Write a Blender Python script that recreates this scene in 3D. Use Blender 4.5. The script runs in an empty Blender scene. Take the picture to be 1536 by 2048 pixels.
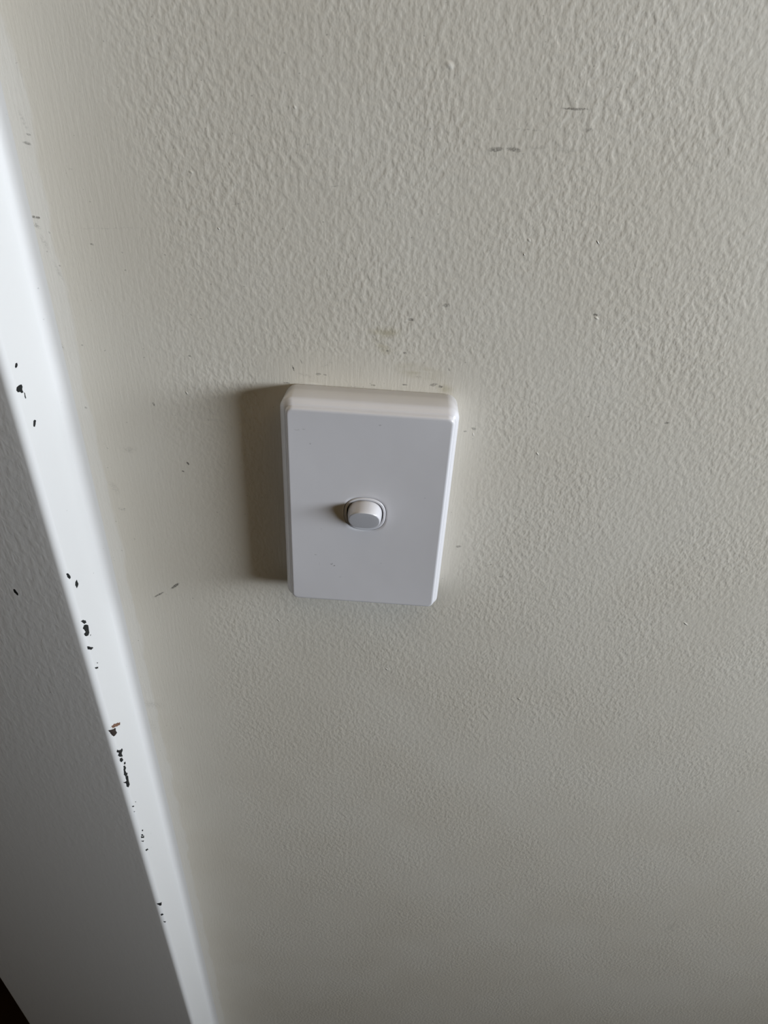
import bpy, bmesh, math, random
from mathutils import Vector, Matrix

WORLD = 0.35
SUNW = 41.5
CEILW = 3.9
DISH = 0.6
WALL_A = (0.645, 0.605, 0.52, 1)
WALL_B = (0.67, 0.635, 0.555, 1)
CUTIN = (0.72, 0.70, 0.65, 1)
WALL_BUMP = 0.000155
TRIM_BUMP = 0.00007
TRIM_COL = (0.69, 0.685, 0.67, 1)
PLATE_COL = (0.67, 0.66, 0.675, 1)
TRIM_DASH = [(-165.5, -145.4, 2.2, 0.5, 0, 0.35)]
PLATE_MARKS = [(-15.2, -30.1, .55, .3, -20, .8), (-13.9, -30.9, .5, .28, 10, .9), (-14.7, -29.5, .3, .3, 0, .5), (-24.4, 36.9, .5, .5, 0, .28),
    (4.3, 48.2, .8, .45, 0, .3), (-29.8, 43.4, 1.4, .3, 0, .22), (-27.0, 43.8, .8, .3, 0, .25), (-22.7, -24.6, .6, .3, -10, .4), (-21.0, -30.0, .12, 1.4, 0, .25),
    (-11.1, -37.8, .8, .3, 20, .25), (8.0, -27.3, .4, .3, 0, .25), (25.5, 12.7, .4, .25, 0, .35), (-12.7, -48.5, .5, .25, 0, .25), (-20.0, -9.0, .4, .25, 0, .25)]
PLATE_PROF = [(0.0, 35.6, 54.2, 4.5, -0.3), (0.35, 35.6, 54.2, 4.5, -0.3), (0.4, 36.1, 54.7, 5.0, -0.3), (0.7, 36.3, 55.0, 5.2, -0.3), (12.6, 36.85, 56.0, 5.2, -0.4),
    (13.2, 36.8, 55.95, 5.2, -0.4), (13.8, 36.6, 55.75, 5.0, -0.35), (14.3, 36.25, 55.4, 4.8, -0.3), (14.8, 35.85, 55.0, 4.4, -0.2), (15.9, 35.05, 54.2, 3.6, 0),
    (16.0, 34.85, 54.0, 3.4, 0), (16.1, 34.7, 53.85, 3.3, 0), (17.3, 34.45, 53.6, 3.1, 0),
    (17.5, 34.3, 53.45, 2.9, 0), (17.8, 34.0, 53.15, 2.6, 0), (17.95, 33.7, 52.8, 2.3, 0), (18.0, 33.3, 52.4, 1.9, 0)]
BTN_TOP, BTN_BOT = 7.6, 1.0
BTN_RINGS = [(1.0, 0.0), (0.985, 0.45), (0.96, 0.7), (0.935, 0.86), (0.915, 0.94), (0.895, 0.98), (0.87, 0.997), (0.84, 1.0), (0.4, 1.0)]

# ------------------------------------------------------------------ scene, camera, light
scn = bpy.context.scene
COL = scn.collection
MM = 0.001
ZC = 1.10            # height of the switch centre above the floor

def V(x, y, z):      # millimetres about the switch centre on the wall -> metres
    return Vector((x * MM, y * MM, z * MM + ZC))

cam_d = bpy.data.cameras.new('camera')
cam = bpy.data.objects.new('camera', cam_d)
COL.objects.link(cam)
cam_d.sensor_fit = 'VERTICAL'
cam_d.sensor_height = 36.0
cam_d.sensor_width = 27.0
cam_d.lens = 1538.0 / 2048.0 * 36.0
cam_d.clip_start = 0.01
r_ = Vector((0.99751774, 0.05318607, 0.0461476)).normalized()
w_ = Vector((-0.01331365, 0.7859947, -0.61808986)).normalized()
u_ = r_.cross(w_).normalized()
M = Matrix((( r_.x, u_.x, -w_.x), (r_.y, u_.y, -w_.y), (r_.z, u_.z, -w_.z))).to_4x4()
M.translation = V(12.5506, -285.579, 214.089)
cam.matrix_world = M
scn.camera = cam

scn.view_settings.view_transform = 'Standard'
scn.view_settings.look = 'None'
scn.view_settings.gamma = 1.0
scn.view_settings.exposure = 0.0
scn.view_settings.use_curve_mapping = False

# room light: soft warm from above, dim grey from below
wd = bpy.data.worlds.new('room_light')
scn.world = wd
wd.use_nodes = True
wn, wl = wd.node_tree.nodes, wd.node_tree.links
wn.clear()
wo = wn.new('ShaderNodeOutputWorld'); bg = wn.new('ShaderNodeBackground')
tc = wn.new('ShaderNodeTexCoord'); sx = wn.new('ShaderNodeSeparateXYZ'); cr = wn.new('ShaderNodeValToRGB')
mr = wn.new('ShaderNodeMapRange')
mr.inputs[1].default_value = -1; mr.inputs[2].default_value = 1
wl.new(tc.outputs['Generated'], sx.inputs[0]); wl.new(sx.outputs[2], mr.inputs[0]); wl.new(mr.outputs[0], cr.inputs[0])
cr.color_ramp.elements[0].position = 0.2; cr.color_ramp.elements[0].color = (0.016, 0.013, 0.009, 1)
cr.color_ramp.elements[1].position = 0.6; cr.color_ramp.elements[1].color = (0.042, 0.027, 0.010, 1)
wl.new(cr.outputs[0], bg.inputs[0]); bg.inputs[1].default_value = WORLD
wl.new(bg.outputs[0], wo.inputs[0])

# daylight through the window in the right-hand wall
WX, WY0, WY1, WZ0, WZ1, REV = 1.30, -0.13, -1.22, 0.125, 0.51, 0.20      # opening, z about the switch; reveal deepened so its sill dims the lower wall
ld = bpy.data.lights.new('window_daylight', 'AREA')
ld.shape = 'RECTANGLE'
ld.size = 0.37
ld.size_y = 1.07
ld.energy = SUNW
ld.color = (0.835, 0.905, 1.0)
lo = bpy.data.objects.new('window_daylight', ld); COL.objects.link(lo)
lo.location = (WX + REV, -0.685, ZC + 0.322)
lo.rotation_euler = (0, math.radians(90), 0)      # -Z of the lamp looks along -X

# warm light coming down from the ceiling
cd_ = bpy.data.lights.new('ceiling_glow', 'AREA')
cd_.shape = 'RECTANGLE'; cd_.size = 1.2; cd_.size_y = 0.9
cd_.energy = CEILW
cd_.color = (1.0, 0.74, 0.38)
co_ = bpy.data.objects.new('ceiling_glow', cd_); COL.objects.link(co_)
co_.location = (0.3, -0.62, 2.38)

# marks traced on the surfaces, mm
CHIPS = [
    ('d', [(31.41, 70.69), (30.32, 70.34), (30.35, 69.51), (31.06, 69.02), (32.2, 69.29), (32.3, 69.87)]),
    ('d', [(34.85, 62.23), (33.16, 62.17), (31.38, 61.41), (31.24, 60.46), (31.88, 59.71), (31.67, 58.49), (32.83, 58.81), (33.61, 59.79), (35.02, 60.36), (35.39, 61.43)]),
    ('d', [(30.91, 57.84), (30.59, 57.21), (30.72, 56.17), (30.75, 55.29), (31.32, 55.5), (31.4, 56.56)]),
    ('d', [(29.93, 44.21), (29.02, 44.13), (28.22, 43.41), (29.09, 42.27), (30.12, 41.72), (30.91, 42.44)]),
    ('d', [(36.51, -34.04), (35.69, -34.38), (34.76, -36.48), (34.8, -37.7), (35.72, -37.83), (36.44, -35.98)]),
    ('d', [(30.27, -43.54), (29.94, -46.47), (31.84, -47.12), (32.66, -44.55), (31.76, -43.44)]),
    ('d', [(67.12, -49.47), (66.28, -49.26), (65.37, -51.68), (65.52, -52.72), (66.22, -52.89), (67.23, -50.82)]),
    ('d', [(36.01, -65.89), (34.35, -66.51), (32.34, -68.95), (32.29, -70.77), (34.39, -69.1)]),
    ('d', [(34.91, -70.15), (32.98, -71.47), (31.38, -73.52), (31.78, -75.61), (32.19, -77.71), (33.66, -77.94), (35.7, -76.13), (36.09, -74.32), (34.77, -74.94), (35.36, -72.53), (35.86, -70.96)]),
    ('d', [(31.92, -79.82), (30.93, -80.53), (31.73, -80.76)]),
    ('d', [(36.32, -83.57), (34.84, -85.49), (32.4, -88.76), (34.15, -88.12), (36.46, -85.49)]),
    ('d', [(32.94, -99.44), (31.58, -101.01), (32.29, -100.98)]),
    ('d', [(35.41, -100.47), (32.65, -103.1), (33.09, -103.97), (35.26, -101.43)]),
    ('b', [(35.94, -149.88), (32.58, -151.66), (28.79, -155.63), (26.6, -158.83), (27.4, -159.6), (30.81, -156.36), (34.63, -152.52)]),
    ('k', [(37.81, -151.23), (36.44, -152.03), (33.87, -154.25), (32.34, -156.11), (32.88, -157.21), (32.2, -160.01), (34.6, -159.01), (35.97, -158.1), (36.79, -155.31), (37.27, -153.02)]),
    ('d', [(35.95, -171.36), (34.45, -173.94), (31.46, -176.56), (31.44, -178.3), (33.15, -178.26), (32.99, -181.46), (35.5, -178.28), (36.59, -175.91), (35.51, -174.85), (36.59, -172.51)]),
    ('d', [(35.89, -179.72), (33.98, -181.73), (33.36, -184.89), (35.54, -183.67), (36.33, -181.62)]),
    ('d', [(33.23, -187.33), (31.63, -189.48), (32.2, -190.65), (33.87, -188.64)]),
    ('d', [(34.93, -189.07), (33.28, -191.05), (32.83, -193.78), (34.42, -193.4), (33.97, -196.14), (34.18, -198.41), (36.23, -195.39), (35.57, -192.71)]),
    ('d', [(35.61, -194.7), (32.72, -199.11), (33.95, -199.8), (35.86, -197.44)]),
    ('d', [(35.6, -198.32), (33.21, -201.99), (33.85, -205.2), (33.83, -208.95), (35.94, -208.89), (36.61, -206.4), (36.48, -203.91), (37.79, -202.02), (35.8, -202.74)]),
    ('d', [(33.18, -229.16), (32.17, -231.11), (32.94, -230.68)]),
    ('d', [(36.81, -228.53), (35.36, -230.08), (35.64, -231.05), (36.68, -229.82)]),
    ('d', [(36.85, -234.72), (35.79, -235.65), (36.32, -235.99)]),
    ('d', [(34.52, -260.22), (32.97, -262.37), (33.44, -263.37), (34.63, -261.54)]),
    ('d', [(36.25, -262.79), (34.92, -264.4), (34.29, -267.39), (35.84, -265.28)]),
    ('d', [(36.62, -264.7), (33.89, -268.74), (34.36, -269.75), (36.57, -266.62)]),
    ('d', [(37.4, -269.29), (35.24, -271.91), (36.34, -271.96)]),
    ('d', [(36.08, -281.9), (33.88, -284.59), (33.05, -287.44), (36.02, -283.93)]),
    ('d', [(38.63, -354.4), (36.92, -355.52), (35.15, -357.71), (35.86, -360.47), (37.39, -358.66)]),
    ('d', [(38.42, -371.64), (37.26, -371.34), (36.4, -374.33), (37.96, -373.63)]),
    ('d', [(38.02, -382.41), (35.89, -385.81), (37.02, -386.58)]),
]
# trim specks [(6.3, 61.1), (5.6, 60.8), (17.5, 72.5), (13.2, -47.4), (6.0, -74.4), (33.7, -134.7), (35.2, -145.9), (52.0, -145.6)]
MARKS = [
    ('m', 63.2, 164.4, 4.81, 0.40, 1, 0.55),
    ('m', 38.5, 162.9, 2.12, 0.33, 1, 0.30),
    ('m', 48.6, 157.2, 6.48, 0.46, 0, 0.28),
    ('m', 68.8, 158.3, 2.88, 0.91, 10, 0.30),
    ('m', 38.6, 150.5, 2.72, 0.84, 8, 0.50),
    ('m', 44.7, 150.8, 2.94, 0.75, -5, 0.42),
    ('m', 53.1, 152.0, 4.46, 0.74, 7, 0.25),
    ('m', 62.6, 151.5, 6.54, 1.12, 1, 0.16),
    ('m', -51.0, 127.3, 4.70, 0.40, 19, 0.25),
    ('m', -16.1, 135.1, 3.44, 0.31, 8, 0.28),
    ('m', -100.7, 115.0, 15.58, 0.34, 4, 0.15),
    ('m', 13.9, 86.7, 1.39, 0.65, -4, 0.50),
    ('m', 11.8, 85.5, 1.39, 0.43, 10, 0.30),
    ('m', 27.2, 93.6, 1.75, 0.85, 10, 0.40),
    ('m', 4.3, 82.7, 0.83, 0.66, -62, 0.30),
    ('m', 5.4, 72.6, 0.71, 0.45, 4, 0.50),
    ('m', 12.4, 72.2, 0.85, 0.49, 4, 0.50),
    ('m', 31.0, 66.1, 1.00, 0.68, -32, 0.35),
    ('m', -33.4, 61.9, 1.39, 0.37, -74, 0.70),
    ('m', -30.0, 65.3, 1.26, 0.27, -60, 0.45),
    ('m', -35.1, 69.6, 2.23, 0.68, -52, 0.18),
    ('m', -22.9, 60.0, 1.26, 0.69, 4, 0.40),
    ('m', -20.2, 59.9, 0.85, 0.46, -12, 0.40),
    ('m', -19.1, 64.7, 4.43, 0.91, 30, 0.12),
    ('m', -28.3, 59.0, 4.92, 0.93, -14, 0.15),
    ('m', 25.2, 58.6, 1.77, 0.80, 11, 0.45),
    ('m', 28.2, 58.0, 1.25, 0.69, 4, 0.50),
    ('m', 19.0, 61.7, 1.35, 0.68, -5, 0.30),
    ('m', 13.3, 57.7, 1.26, 0.46, -4, 0.50),
    ('m', -0.0, 56.5, 1.26, 0.46, -4, 0.40),
    ('m', -8.6, 55.2, 3.58, 0.46, 0, 0.25),
    ('m', -36.4, 54.9, 1.48, 0.47, -2, 0.40),
    ('m', 85.0, 93.5, 1.08, 0.63, -8, 0.55),
    ('m', 125.0, 47.9, 1.14, 0.57, 5, 0.50),
    ('m', 40.7, 36.9, 0.86, 0.47, 5, 0.40),
    ('m', 44.3, 38.7, 1.25, 0.71, -20, 0.40),
    ('m', 44.9, -28.6, 1.45, 0.80, 5, 0.45),
    ('m', 61.5, -39.0, 1.48, 0.40, 14, 0.40),
    ('m', 67.6, -46.5, 1.03, 0.55, -13, 0.40),
    ('m', -83.2, 9.9, 0.95, 0.56, -65, 0.80),
    ('m', -86.0, 5.2, 0.67, 0.47, -29, 0.80),
    ('m', -94.7, 40.0, 1.09, 0.49, -68, 0.50),
    ('m', -76.4, 64.2, 0.64, 0.46, -27, 0.40),
    ('m', -98.8, -69.0, 3.58, 0.76, 44, 0.75),
    ('m', -108.2, -76.2, 3.82, 0.54, 37, 0.65),
    ('m', -109.2, 15.3, 4.49, 2.04, 11, 0.15),
    ('m', -119.9, -7.0, 5.00, 2.13, -67, 0.15),
    ('m', -118.6, -19.9, 2.09, 1.09, -20, 0.30),
    ('m', -130.6, -3.3, 2.46, 0.48, -81, 0.40),
    ('m', -115.3, -38.4, 0.76, 0.56, 5, 0.35),
    ('m', -125.2, 35.9, 0.60, 0.49, -54, 0.40),
    ('m', -129.2, 64.8, 1.78, 0.70, -76, 0.20),
    ('m', -128.8, 117.4, 0.86, 0.52, 4, 0.60),
    ('m', -127.3, 117.2, 0.84, 0.52, -11, 0.70),
    ('m', -130.1, 116.6, 0.75, 0.42, -11, 0.40),
    ('m', -128.4, 114.2, 1.99, 0.85, -39, 0.35),
    ('m', -126.8, 108.0, 3.90, 1.07, -72, 0.22),
    ('m', -123.9, 97.0, 5.41, 0.88, -71, 0.15),
    ('m', -125.2, 143.0, 1.58, 0.59, -10, 0.45),
    ('m', -123.9, 145.8, 0.87, 0.39, -15, 0.40),
    ('m', -124.8, 150.7, 6.17, 0.97, -71, 0.16),
    ('m', -111.2, 135.3, 0.81, 0.50, -10, 0.35),
    ('m', -108.7, 108.5, 0.76, 0.43, -11, 0.40),
    ('m', -126.4, -170.0, 11.24, 4.10, -6, 0.13),
    ('m', -127.9, -191.9, 9.49, 3.52, -84, 0.08),
    ('m', -46.0, -251.9, 2.03, 1.12, -9, 0.30),
    ('m', 252.6, -403.2, 9.43, 5.83, 78, 0.12),
    ('m', 213.4, -414.7, 3.13, 2.13, -37, 0.20),
    ('m', 249.3, -237.3, 1.23, 0.69, -22, 0.40),
    ('y', 2.6, 79.8, 9.00, 3.53, 13, 0.60),
    ('y', 19.7, 63.9, 13.18, 4.53, -10, 0.50),
    ('y', 3.7, 73.7, 4.90, 3.12, -40, 0.45),
    ('y', 30.1, 57.1, 4.67, 2.75, -11, 0.40),
    ('w', 79.9, 121.4, 0.86, 0.32, -50, 0.90),
    ('w', -59.7, 117.5, 0.54, 0.33, -45, 0.60),
    ('w', 20.5, 174.8, 1.57, 1.24, -37, 0.40),
    ('w', 85.7, 92.4, 1.24, 0.53, -29, 0.35),
    ('w', 167.0, -70.2, 1.81, 0.55, -39, 0.50),
    ('w', 14.3, -122.4, 1.06, 0.62, -53, 0.50),
    ('w', 91.6, -140.2, 1.31, 0.63, -31, 0.45),
    ('w', 73.6, 28.1, 1.08, 0.48, -50, 0.45),
    ('w', -79.6, 46.8, 1.08, 0.48, -66, 0.50),
    ('w', -67.9, 136.8, 0.91, 0.59, -23, 0.30),
    ('w', 44.5, 35.7, 1.04, 0.29, -75, 0.60),
    ('w', 54.0, 115.2, 0.49, 0.30, -56, 0.40),
    ('w', -45.5, -89.2, 1.07, 0.45, -55, 0.50),
    ('w', -30.3, 159.7, 0.78, 0.56, -53, 0.25),
    ('w', 54.9, 120.6, 1.08, 0.60, -39, 0.30),
    ('w', -26.5, 55.1, 5.07, 0.93, 1, 0.25),
]

# ------------------------------------------------------------------ helpers
def link_mesh(name, verts, faces, mats, fmat=None, parent=None, smooth=True):
    me = bpy.data.meshes.new(name)
    me.from_pydata([tuple(v) for v in verts], [], faces)
    for m in mats: me.materials.append(m)
    if fmat:
        for p, k in zip(me.polygons, fmat): p.material_index = k
    for p in me.polygons: p.use_smooth = smooth
    me.update()
    o = bpy.data.objects.new(name, me)
    COL.objects.link(o)
    if parent: o.parent = parent
    return o

def box(name, x0, x1, y0, y1, z0, z1, mat, parent=None):
    v = [(x, y, z) for x in (x0, x1) for y in (y0, y1) for z in (z0, z1)]
    f = [(0, 1, 3, 2), (4, 6, 7, 5), (0, 4, 5, 1), (2, 3, 7, 6), (0, 2, 6, 4), (1, 5, 7, 3)]
    return link_mesh(name, v, f, [mat], parent=parent, smooth=False)

class NT:
    """small node-writing helper"""
    def __init__(s, name):
        s.m = bpy.data.materials.new(name); s.m.use_nodes = True
        s.t = s.m.node_tree; s.n = s.t.nodes; s.l = s.t.links
        s.n.clear()
        s.out = s.n.new('ShaderNodeOutputMaterial'); s.b = s.n.new('ShaderNodeBsdfPrincipled')
        s.l.new(s.b.outputs[0], s.out.inputs[0])
    def put(s, sock, v):
        if hasattr(v, 'links') or hasattr(v, 'is_linked'): s.l.new(v, sock)
        else: sock.default_value = v
    def math(s, op, a, b=0.0, c=0.0, clamp=False):
        n = s.n.new('ShaderNodeMath'); n.operation = op; n.use_clamp = clamp
        for k, v in enumerate((a, b, c)): s.put(n.inputs[k], v)
        return n.outputs[0]
    def vmath(s, op, a, b=None):
        n = s.n.new('ShaderNodeVectorMath'); n.operation = op
        s.put(n.inputs[0], a)
        if b is not None: s.put(n.inputs[1], b)
        return n.outputs['Value'] if op == 'LENGTH' else n.outputs[0]
    def coord(s):
        n = s.n.new('ShaderNodeTexCoord'); return n.outputs['Object']
    def noise(s, vec, scale, detail=2.0, rough=0.5, dist=0.0):
        n = s.n.new('ShaderNodeTexNoise'); s.put(n.inputs['Vector'], vec)
        n.inputs['Scale'].default_value = scale; n.inputs['Detail'].default_value = detail
        n.inputs['Roughness'].default_value = rough; n.inputs['Distortion'].default_value = dist
        return n.outputs['Fac']
    def voro(s, vec, scale):
        n = s.n.new('ShaderNodeTexVoronoi'); n.feature = 'SMOOTH_F1'; s.put(n.inputs['Vector'], vec)
        n.inputs['Scale'].default_value = scale; n.inputs['Smoothness'].default_value = 1.0
        return n.outputs['Distance']
    def ramp(s, v, a, b, lo=0.0, hi=1.0, smooth=True):
        n = s.n.new('ShaderNodeMapRange')
        n.interpolation_type = 'SMOOTHSTEP' if smooth else 'LINEAR'
        s.put(n.inputs[0], v)
        for k, x in zip((1, 2, 3, 4), (a, b, lo, hi)): n.inputs[k].default_value = x
        return n.outputs[0]
    def mix(s, f, a, b):
        n = s.n.new('ShaderNodeMix'); n.data_type = 'RGBA'
        s.put(n.inputs[0], f); s.put(n.inputs[6], a); s.put(n.inputs[7], b)
        return n.outputs[2]
    def bump(s, h, dist, strength=1.0):
        n = s.n.new('ShaderNodeBump'); n.inputs['Strength'].default_value = strength
        n.inputs['Distance'].default_value = dist; s.put(n.inputs['Height'], h)
        s.l.new(n.outputs[0], s.b.inputs['Normal'])
    def xyz(s, v):
        n = s.n.new('ShaderNodeSeparateXYZ'); s.l.new(v, n.inputs[0]); return n.outputs
    def group(s, g, **kw):
        n = s.n.new('ShaderNodeGroup'); n.node_tree = g
        for k, v in kw.items(): s.put(n.inputs[k], v)
        return n.outputs[0]

def spot_group():
    """soft elliptical mark on the XZ plane, units mm about the switch centre"""
    g = bpy.data.node_groups.new('mark', 'ShaderNodeTree')
    I = g.interface
    I.new_socket(name='Vector', in_out='INPUT', socket_type='NodeSocketVector')
    for nm in ('cx', 'cz', 'rx', 'rz', 'angle', 'soft', 'amount', 'sum'):
        I.new_socket(name=nm, in_out='INPUT', socket_type='NodeSocketFloat')
    I.new_socket(name='Value', in_out='OUTPUT', socket_type='NodeSocketFloat')
    n, l = g.nodes, g.links
    gi = n.new('NodeGroupInput'); go = n.new('NodeGroupOutput')
    c = n.new('ShaderNodeCombineXYZ'); l.new(gi.outputs['cx'], c.inputs[0]); l.new(gi.outputs['cz'], c.inputs[1])
    sub = n.new('ShaderNodeVectorMath'); sub.operation = 'SUBTRACT'
    l.new(gi.outputs['Vector'], sub.inputs[0]); l.new(c.outputs[0], sub.inputs[1])
    rot = n.new('ShaderNodeVectorRotate'); rot.rotation_type = 'Z_AXIS'
    l.new(sub.outputs[0], rot.inputs['Vector']); l.new(gi.outputs['angle'], rot.inputs['Angle'])
    r = n.new('ShaderNodeCombineXYZ'); l.new(gi.outputs['rx'], r.inputs[0]); l.new(gi.outputs['rz'], r.inputs[1]); r.inputs[2].default_value = 1
    dv = n.new('ShaderNodeVectorMath'); dv.operation = 'DIVIDE'
    l.new(rot.outputs[0], dv.inputs[0]); l.new(r.outputs[0], dv.inputs[1])
    ln = n.new('ShaderNodeVectorMath'); ln.operation = 'LENGTH'; l.new(dv.outputs[0], ln.inputs[0])
    m = n.new('ShaderNodeMapRange'); m.interpolation_type = 'SMOOTHSTEP'
    l.new(ln.outputs['Value'], m.inputs[0]); l.new(gi.outputs['soft'], m.inputs[1]); m.inputs[2].default_value = 1.15
    m.inputs[3].default_value = 1; m.inputs[4].default_value = 0
    mu = n.new('ShaderNodeMath'); mu.operation = 'MULTIPLY'; l.new(m.outputs[0], mu.inputs[0]); l.new(gi.outputs['amount'], mu.inputs[1])
    mx = n.new('ShaderNodeMath'); mx.operation = 'MAXIMUM'; l.new(mu.outputs[0], mx.inputs[0]); l.new(gi.outputs['sum'], mx.inputs[1])
    l.new(mx.outputs[0], go.inputs[0])
    return g
SPOT = spot_group()

def marks(t, vec, items, soft):
    acc = 0.0
    for cx, cz, rx, rz, ang, amt in items:
        acc = t.group(SPOT, Vector=vec, cx=cx, cz=cz, rx=rx, rz=rz, angle=-math.radians(ang), soft=soft, amount=amt, sum=acc)
    return acc

# ------------------------------------------------------------------ materials
def plan_mm(t, zc=ZC):
    """object coordinates (metres) -> (x, z-ZC, 0) in mm"""
    o = t.coord(); s = t.xyz(o)
    c = t.n.new('ShaderNodeCombineXYZ')
    x = t.math('MULTIPLY', s[0], 1000.0)
    z = t.math('MULTIPLY', t.math('SUBTRACT', s[2], zc), 1000.0)
    t.l.new(x, c.inputs[0]); t.l.new(z, c.inputs[1])
    return c.outputs[0], x, z

def stretched(t, vec, sx_, sz_):
    n = t.n.new('ShaderNodeMapping'); n.inputs['Scale'].default_value = (sx_, sz_, 1)
    t.l.new(vec, n.inputs[0]); return n.outputs[0]

def wall_material():
    t = NT('stippled_beige_wall_paint')
    vec, x, z = plan_mm(t)
    # brushed zones: beside the door frame and around the switch plate, stipple elsewhere
    near = t.ramp(t.math('ADD', x, t.math('MULTIPLY', t.noise(vec, 0.02), 30.0)), -100.0, -45.0, 1.0, 0.0)
    dx = t.math('DIVIDE', t.math('ABSOLUTE', x), 1.0)
    ax = t.math('MAXIMUM', t.math('SUBTRACT', t.math('ABSOLUTE', x), 37.0), 0.0)
    az = t.math('MAXIMUM', t.math('SUBTRACT', t.math('ABSOLUTE', z), 58.0), 0.0)
    dist = t.math('SQRT', t.math('ADD', t.math('MULTIPLY', ax, ax), t.math('MULTIPLY', az, az)))
    around = t.ramp(t.math('ADD', dist, t.math('MULTIPLY', t.noise(vec, 0.08), 14.0)), 8.0, 26.0, 1.0, 0.0)
    brush = t.math('MAXIMUM', near, around)
    v1 = stretched(t, vec, 1.0, 0.70)
    wob = t.noise(vec, 0.05, 1.0)
    stip = t.noise(v1, 0.44, 1.7, 0.5, 0.0)
    stip = t.ramp(stip, 0.24, 0.78)
    fine = t.noise(v1, 0.8, 1.0, 0.5)
    stip = t.math('ADD', t.math('MULTIPLY', stip, 0.9), t.math('MULTIPLY', fine, 0.30))
    amp = t.ramp(t.noise(vec, 0.018, 1.0), 0.3, 0.7, 0.7, 1.15)
    low = t.ramp(z, -230.0, 40.0, 0.8, 1.0)
    stip = t.math('MULTIPLY', t.math('MULTIPLY', stip, amp), low)
    v2 = stretched(t, vec, 1.0, 0.09)
    st = t.math('ADD', t.math('MULTIPLY', t.noise(v2, 0.9, 3.0, 0.6), 0.5), t.math('MULTIPLY', t.noise(v1, 1.1, 2.0), 0.16))
    bru = t.math('MULTIPLY', st, 0.75)
    h = t.math('ADD', t.math('MULTIPLY', stip, t.ramp(brush, 0.0, 1.0, 1.0, 0.12)), t.math('MULTIPLY', bru, t.ramp(brush, 0.0, 1.0, 0.3, 1.7)))
    # wavy plaster underneath
    h = t.math('ADD', h, t.math('MULTIPLY', t.noise(vec, 0.035, 1.0), 1.2))
    # ragged coordinates for the marks
    nz = t.n.new('ShaderNodeTexNoise'); nz.inputs['Scale'].default_value = 0.9; nz.inputs['Detail'].default_value = 3
    t.l.new(vec, nz.inputs['Vector'])
    off = t.vmath('SUBTRACT', nz.outputs['Color'], (0.5, 0.5, 0.5))
    rag = t.vmath('ADD', vec, t.vmath('MULTIPLY', off, (1.5, 1.5, 0)))
    rag2 = t.vmath('ADD', vec, t.vmath('MULTIPLY', off, (0.9, 0.9, 0)))
    big = [m[1:] for m in MARKS if m[0] == 'm' and m[6] < 0.36]
    sharp = [m[1:] for m in MARKS if m[0] == 'm' and m[6] >= 0.36]
    yel = [m[1:] for m in MARKS if m[0] == 'y']
    nib = [m[1:] for m in MARKS if m[0] == 'w']
    md = t.math('MULTIPLY', marks(t, rag2, sharp, 0.55), t.ramp(t.noise(vec, 1.7, 3.0, 0.75), 0.36, 0.58, 0.35, 1.4), clamp=True)
    mb = marks(t, rag, big, 0.0)
    brk = t.ramp(t.noise(vec, 0.9, 3.0, 0.7), 0.38, 0.62)
    md = t.math('MAXIMUM', md, t.math('MULTIPLY', t.math('MULTIPLY', mb, 1.5), brk))
    my = t.math('MULTIPLY', marks(t, rag, yel, 0.0), t.ramp(t.noise(stretched(t, vec, 0.3, 1.0), 0.25, 2.0), 0.25, 0.7))
    mn = marks(t, vec, nib, 0.1)
    h = t.math('ADD', h, t.math('MULTIPLY', mn, 3.0))
    t.bump(h, WALL_BUMP)
    # paint: warm off-white, patchy in tone
    patch = t.ramp(t.noise(vec, 0.012, 2.0), 0.3, 0.7)
    base = t.mix(patch, WALL_A, WALL_B)
    # grubby flecks scattered over the paint
    fl = t.math('MULTIPLY', t.ramp(t.noise(vec, 0.55, 1.0), 0.755, 0.80), 0.35)
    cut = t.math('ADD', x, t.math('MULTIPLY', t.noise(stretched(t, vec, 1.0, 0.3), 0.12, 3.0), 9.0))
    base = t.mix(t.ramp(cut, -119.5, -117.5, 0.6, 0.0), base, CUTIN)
    base = t.mix(my, base, (0.36, 0.31, 0.16, 1))
    base = t.mix(t.math('MAXIMUM', md, fl), base, (0.10, 0.09, 0.075, 1))
    base = t.mix(t.math('MULTIPLY', mn, 0.5), base, (0.8, 0.79, 0.75, 1))
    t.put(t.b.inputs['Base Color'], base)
    t.b.inputs['Roughness'].default_value = 0.55
    t.b.inputs['Specular IOR Level'].default_value = 0.35
    return t.m

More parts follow.
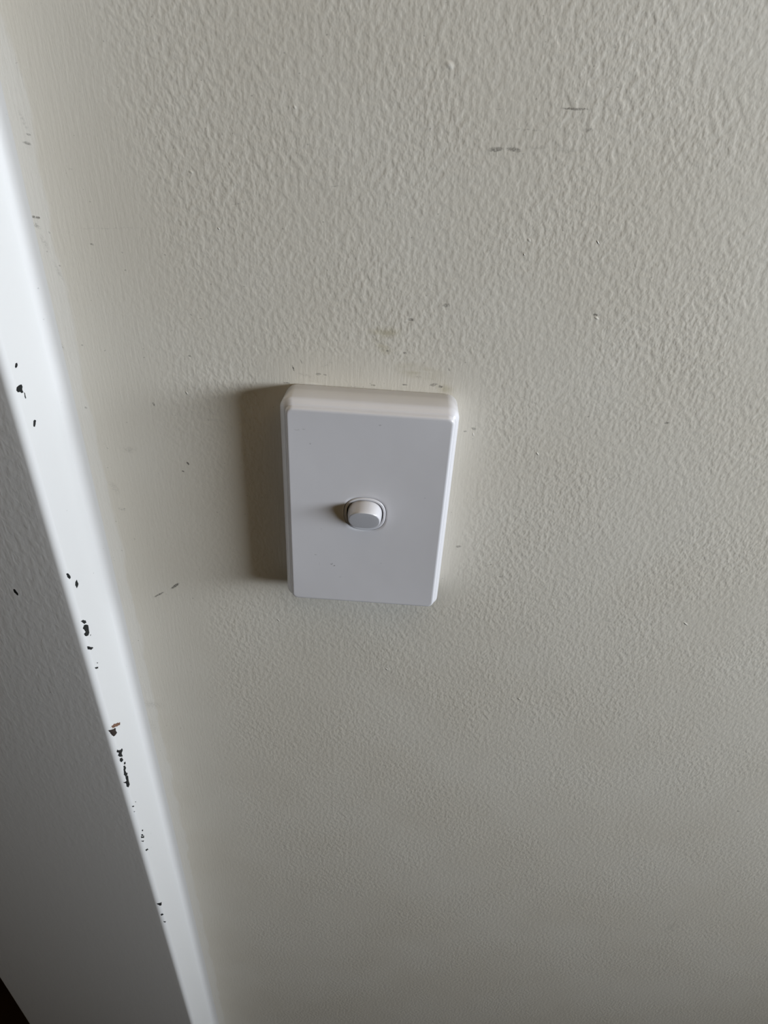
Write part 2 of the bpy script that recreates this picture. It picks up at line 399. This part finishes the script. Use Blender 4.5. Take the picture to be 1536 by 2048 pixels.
def trim_material(streak=True):
    t = NT('white_door_frame_enamel')
    o = t.coord(); s = t.xyz(o)
    c = t.n.new('ShaderNodeCombineXYZ')
    t.l.new(t.math('MULTIPLY', s[0], 1000.0), c.inputs[0]); t.l.new(t.math('MULTIPLY', t.math('SUBTRACT', s[2], ZC), 1000.0), c.inputs[1])
    t.l.new(t.math('MULTIPLY', s[1], 1000.0), c.inputs[2])
    vec = c.outputs[0]
    def st(a, b, cc):
        n = t.n.new('ShaderNodeMapping'); n.inputs['Scale'].default_value = (a, b, cc); t.l.new(vec, n.inputs[0]); return n.outputs[0]
    # roller stipple on the face, smooth on the return and the rounded edge
    face = t.ramp(s[0], -0.1415, -0.1385, 1.0, 0.0)
    stip = t.math('ADD', t.math('MULTIPLY', t.ramp(t.noise(st(1, .6, 1), 0.34, 1.8, 0.5, 0.25), 0.3, 0.72), 0.8), t.math('MULTIPLY', t.noise(st(1, .08, 1), 0.5, 2.0), 0.9))
    fadez = t.ramp(s[2], ZC - 0.38, ZC - 0.05, 0.35, 1.0)
    h = t.math('MULTIPLY', t.math('MULTIPLY', stip, face), fadez)
    h = t.math('ADD', h, t.math('MULTIPLY', t.noise(st(1, .15, 1), 0.25, 1.0), 0.5))
    t.bump(h, TRIM_BUMP)
    specks = marks(t, vec, [], 0.3) if False else t.math('MULTIPLY', t.ramp(t.noise(vec, 0.45, 1.0), 0.79, 0.82), 0.3)
    dash = marks(t, vec, TRIM_DASH, 0.3)
    base = t.mix(t.math('MAXIMUM', specks, dash), TRIM_COL, (0.12, 0.11, 0.10, 1))
    t.put(t.b.inputs['Base Color'], base)
    t.b.inputs['Roughness'].default_value = 0.38
    t.b.inputs['Specular IOR Level'].default_value = 0.4
    return t.m

def plain(name, col, rough, spec=0.5, grain=None, coat=0.0):
    t = NT(name)
    v = t.coord()
    a, b = grain or (200.0, 0.04)
    f = t.ramp(t.noise(v, a, 3.0), 0.3, 0.7)
    t.put(t.b.inputs['Base Color'], t.mix(f, tuple(k * (1 - b) for k in col[:3]) + (1,), tuple(min(1, k * (1 + b)) for k in col[:3]) + (1,)))
    t.b.inputs['Roughness'].default_value = rough
    t.b.inputs['Specular IOR Level'].default_value = spec
    if coat: t.b.inputs['Coat Weight'].default_value = coat
    return t.m

def plate_material():
    t = NT('white_moulded_plastic')
    vec, x, z = plan_mm(t, 0.0)
    nz = t.n.new('ShaderNodeTexNoise'); nz.inputs['Scale'].default_value = 1.2; t.l.new(vec, nz.inputs['Vector'])
    rag = t.vmath('ADD', vec, t.vmath('MULTIPLY', t.vmath('SUBTRACT', nz.outputs['Color'], (0.5, 0.5, 0.5)), (1.0, 1.0, 0)))
    md = marks(t, rag, PLATE_MARKS, 0.2)
    base = t.mix(md, PLATE_COL, (0.08, 0.075, 0.07, 1))
    t.put(t.b.inputs['Base Color'], base)
    t.b.inputs['Roughness'].default_value = 0.22
    t.b.inputs['Specular IOR Level'].default_value = 0.5
    t.bump(t.noise(vec, 0.08, 1.0), 0.0004, 0.25)
    return t.m

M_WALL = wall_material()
M_TRIM = trim_material()
M_PLATE = plate_material()
M_BTN = plain('glossy_white_switch_plastic', PLATE_COL, 0.10, 0.5, (900.0, 0.01))
M_CHIP = plain('dark_metal_under_paint', (0.012, 0.013, 0.013), 0.6, 0.2, (1500.0, 0.5))
M_CHIPB = plain('brown_primer_under_paint', (0.16, 0.085, 0.055), 0.7, 0.2, (1500.0, 0.45))
M_CHIPK = plain('dark_brown_bare_metal', (0.03, 0.022, 0.018), 0.6, 0.2, (1200.0, 0.5))
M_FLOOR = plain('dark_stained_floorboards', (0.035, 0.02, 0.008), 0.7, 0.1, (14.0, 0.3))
M_GAP = plain('dark_gap', (0.01, 0.01, 0.01), 0.9, 0.0)

# ------------------------------------------------------------------ the setting
def struct(o, label, cat):
    o['kind'] = 'structure'; o['label'] = label; o['category'] = cat
    return o

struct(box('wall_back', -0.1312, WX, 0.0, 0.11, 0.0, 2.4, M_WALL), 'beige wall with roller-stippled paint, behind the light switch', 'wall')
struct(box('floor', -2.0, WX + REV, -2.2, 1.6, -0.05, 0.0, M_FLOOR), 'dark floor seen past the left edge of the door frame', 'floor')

# right-hand wall with the window the daylight comes through (outside the picture)
def wall_with_opening():
    v, f = [], []
    def b(y0, y1, z0, z1):
        k = len(v)
        v.extend([(x, y, z) for x in (WX, WX + REV) for y in (y0, y1) for z in (z0, z1)])
        f.extend([tuple(k + i for i in q) for q in [(0, 1, 3, 2), (4, 6, 7, 5), (0, 4, 5, 1), (2, 3, 7, 6), (0, 2, 6, 4), (1, 5, 7, 3)]])
    b(-2.2, WY1, 0, 2.4); b(WY0, 0.11, 0, 2.4); b(WY1, WY0, 0, ZC + WZ0); b(WY1, WY0, ZC + WZ1, 2.4)
    return link_mesh('wall_right', v, f, [M_WALLR], smooth=False)
M_WALLR = plain('darkened_side_wall', (0.14, 0.12, 0.08), 0.8, 0.2)  # unseen wall, dark brown chosen to cut the light it bounces back
struct(wall_with_opening(), 'unseen side wall with the window opening, darkened to cut bounce light', 'wall')

def trim_profile():
    P = [(-129.5, -0.02)]
    for i in range(11):
        a = math.radians(9.0 * i)
        P.append((-131.0 - 4.2 * math.sin(a), -4.0 + 4.0 * math.cos(a) - 0.02))
    R = 3.2; xc = -135.6 - R; yc = -34.0 + R
    P.append((-135.6, yc))
    tilt = 9.0
    for i in range(1, 15):
        a = math.radians(-(90 + tilt) * i / 14)
        P.append((xc + R * math.cos(a), yc + R * math.sin(a)))
    dx, dy = -math.cos(math.radians(tilt)), math.sin(math.radians(tilt))
    x, y = P[-1]
    P.append((x + dx * 192.0, y + dy * 192.0))
    x, y = P[-1]
    cx = x - 2 * math.cos(math.radians(-(90 + tilt))); cy = y - 2 * math.sin(math.radians(-(90 + tilt)))
    for i in range(1, 7):
        a = math.radians(-(90 + tilt) - (90 - tilt) * i / 6)
        P.append((cx + 2 * math.cos(a), cy + 2 * math.sin(a)))
    P.append((P[-1][0], 120.0))
    return P
PROF = trim_profile()
ARC = [0.0]
for a, b in zip(PROF, PROF[1:]): ARC.append(ARC[-1] + math.hypot(b[0] - a[0], b[1] - a[1]))

def on_trim(s, z, lift):
    """point on the frame's surface at arc length s (mm) and height z (mm), raised along the normal"""
    for i in range(len(ARC) - 1):
        if s <= ARC[i + 1] or i == len(ARC) - 2:
            a, b = PROF[i], PROF[i + 1]; L = ARC[i + 1] - ARC[i]; t = (s - ARC[i]) / L
            tx, ty = (b[0] - a[0]) / L, (b[1] - a[1]) / L
            return V(a[0] + tx * L * t - ty * lift, a[1] + ty * L * t + tx * lift, z)

def build_trim():
    verts, faces, fm = [], [], []
    prof = PROF + [(-131.3, 120.0), (-131.3, 0.5)]
    n = len(prof)
    for z in (0.0, 2.4):
        for x, y in prof: verts.append((x * MM, y * MM, z))
    for i in range(n):
        j = (i + 1) % n
        faces.append((i, i + n, j + n, j)); fm.append(0)
    faces.append(tuple(range(n))); fm.append(0)
    faces.append(tuple(range(n, 2 * n))[::-1]); fm.append(0)
    # places where the paint has chipped off, following the rounded edge
    rnd = random.Random(4)
    kinds = {'d': 1, 'b': 2, 'k': 3}
    for kd, poly in CHIPS:
        cs = sum(p[0] for p in poly) / len(poly); cz = sum(p[1] for p in poly) / len(poly)
        poly = [(cs + (s - cs) * 1.12, cz + (z - cz) * 1.12) for s, z in poly]
        sub = []
        for (s0, z0), (s1, z1) in zip(poly, poly[1:] + poly[:1]):
            d = math.hypot(s1 - s0, z1 - z0)
            for k in range(4):
                t = k / 4; j = 0.06 * d if k else 0
                sub.append((s0 + (s1 - s0) * t + rnd.uniform(-j, j), z0 + (z1 - z0) * t + rnd.uniform(-j, j)))
        rings = 4; k0 = len(verts); m = len(sub)
        verts.append(on_trim(cs, cz, 0.07))
        for r in range(1, rings + 1):
            q = r / rings
            for s, z in sub: verts.append(on_trim(cs + (s - cs) * q, cz + (z - cz) * q, 0.07 if r < rings else 0.03))
        for i in range(m):
            j = (i + 1) % m
            faces.append((k0, k0 + 1 + i, k0 + 1 + j)); fm.append(kinds[kd])
            for r in range(rings - 1):
                a = k0 + 1 + r * m
                faces.append((a + i, a + m + i, a + m + j, a + j)); fm.append(kinds[kd])
    o = link_mesh('trim_1', verts, faces, [M_TRIM, M_CHIP, M_CHIPB, M_CHIPK], fm)
    bm = bmesh.new(); bm.from_mesh(o.data)
    bmesh.ops.recalc_face_normals(bm, faces=bm.faces)
    bm.to_mesh(o.data); bm.free()
    o.data.set_sharp_from_angle(angle=math.radians(35))
    return o
struct(build_trim(), 'white painted door frame with dark chips along its rounded edge', 'door frame')

# ------------------------------------------------------------------ the light switch
def rrect(hx, hz, rc, n=96):
    """rounded rectangle, n points ordered by angle about the centre, starting at +x"""
    seg = []
    per = n // 4
    for q, (sx_, sz_) in enumerate(((1, 1), (-1, 1), (-1, -1), (1, -1))):
        cx, cz = sx_ * (hx - rc), sz_ * (hz - rc)
        arc = [(cx + rc * math.cos(math.radians(90 * q + 90 * k / 11)), cz + rc * math.sin(math.radians(90 * q + 90 * k / 11))) for k in range(12)]
        seg.append(arc)
    pts = []
    mid = [(hx, 0), (0, hz), (-hx, 0), (0, -hz)]
    ex = (per - 12) // 2
    for q in range(4):
        a0 = mid[q]; arc = seg[q]; a1 = mid[(q + 1) % 4]
        for k in range(ex): pts.append((a0[0] + (arc[0][0] - a0[0]) * k / ex, a0[1] + (arc[0][1] - a0[1]) * k / ex))
        pts += arc
        for k in range(1, ex + 1):
            if k < ex + 0: pts.append((arc[-1][0] + (a1[0] - arc[-1][0]) * k / (ex), arc[-1][1] + (a1[1] - arc[-1][1]) * k / (ex)))
    return pts

def superell(hx, hz, e, pts_like):
    out = []
    for x, z in pts_like:
        a = math.atan2(z / 52.0, x / 33.0) if True else 0
        c, s = math.cos(a), math.sin(a)
        out.append((hx * math.copysign(abs(c) ** (2 / e), c), hz * math.copysign(abs(s) ** (2 / e), s)))
    return out

def loft(rings, close_first=False, close_last=False):
    verts, faces = [], []
    n = len(rings[0])
    for r in rings: verts += r
    for k in range(len(rings) - 1):
        for i in range(n):
            j = (i + 1) % n
            faces.append((k * n + i, k * n + j, (k + 1) * n + j, (k + 1) * n + i))
    if close_first: faces.append(tuple(range(n))[::-1])
    if close_last:
        faces.append(tuple(range((len(rings) - 1) * n, len(rings) * n)))
    return verts, faces

def lofted(name, rings, mat, parent, sharp=40, cf=False, cl=False):
    v, f = loft(rings, cf, cl)
    v = [p - parent.location for p in v]
    o = link_mesh(name, v, f, [mat], parent=parent)
    bm = bmesh.new(); bm.from_mesh(o.data)
    bmesh.ops.recalc_face_normals(bm, faces=bm.faces)
    bm.to_mesh(o.data); bm.free()
    o.data.set_sharp_from_angle(angle=math.radians(sharp))
    return o

sw = bpy.data.objects.new('light_switch', None)
COL.objects.link(sw)
sw.location = V(0, 0, 0)
sw.empty_display_size = 0.02
sw['label'] = 'white plastic single rocker light switch with deep rectangular plate on beige wall'
sw['category'] = 'light switch'

LIKE = rrect(33.2, 52.2, 1.6)
def Y(pts, y, dz=0.0): return [V(x, y, z + dz) for x, z in pts]
prof = PLATE_PROF
BX, BZ = -0.45, 1.25       # centre of the rocker
rings = [[V(x + ox, -d, z) for x, z in rrect(hx, hz, rc)] for d, hx, hz, rc, ox in prof]
hole = superell(9.55, 9.25, 2.45, LIKE)
def H(p, k, y): return [V(x * k + BX, y, z * k + BZ) for x, z in p]
last = [(v.x, v.z) for v in rings[-1]]
# the face is very slightly dished between its rim and the rocker hole
def dish(p, k): return [V(x, -18.0 + DISH * max(0, 1 - (x / 33.4) ** 2) * max(0, 1 - (z / 52.5) ** 4), z) for x, z in p]
inner = [(v.x * 1000, (v.z - ZC) * 1000) for v in H(hole, 1.012, -18.0)]
start = [(v.x * 1000, (v.z - ZC) * 1000) for v in rings[-1]]
for t in (0.01, 0.03, 0.12, 0.25, 0.4, 0.55, 0.7, 0.82, 0.92, 0.97, 1.0):
    rings.append(dish([(a[0] * (1 - t) + q[0] * t, a[1] * (1 - t) + q[1] * t) for a, q in zip(start, inner)], t))
rings += [H(hole, 1.0, -17.9 + DISH), H(hole, 0.998, -15.0)]
lofted('cover_plate', rings, M_PLATE, sw, 75)

cs = superell(9.3, 9.0, 2.45, LIKE)
ci = superell(8.1, 7.8, 2.45, LIKE)
lofted('rocker_surround', [H(cs, 1.0, -15.0), H(cs, 1.0, -17.9 + DISH), H(cs, 0.99, -18.15 + DISH), H(cs, 0.97, -18.26 + DISH), H(cs, 0.945, -18.3 + DISH), H(cs, 0.91, -18.28 + DISH), H(ci, 1.015, -18.2 + DISH), H(ci, 1.005, -18.0 + DISH), H(ci, 1.0, -15.0)], M_BTN, sw, 50)
# dark slot floor behind the rocker
lofted('switch_housing', [H(hole, 0.99, -15.2), H(hole, 0.5, -15.2), H(hole, 0.01, -15.2)], M_GAP, sw, 50)

bt = superell(7.75, 7.45, 2.3, LIKE)
def front(z):                        # the rocker's front leans: proud at the top, flush at the bottom
    q = (z + 7.45) / 14.9
    return BTN_BOT + (BTN_TOP - BTN_BOT) * q
def BR(s, t):
    out = []
    for x, z in bt:
        X, Z = x * s, z * s
        d = 15.0 + (front(Z) + 18.0 - 15.0) * t
        out.append(V(X + BX, -d, Z + BZ))
    return out
lofted('rocker', [BR(*q) for q in BTN_RINGS], M_BTN, sw, 60, cl=True)
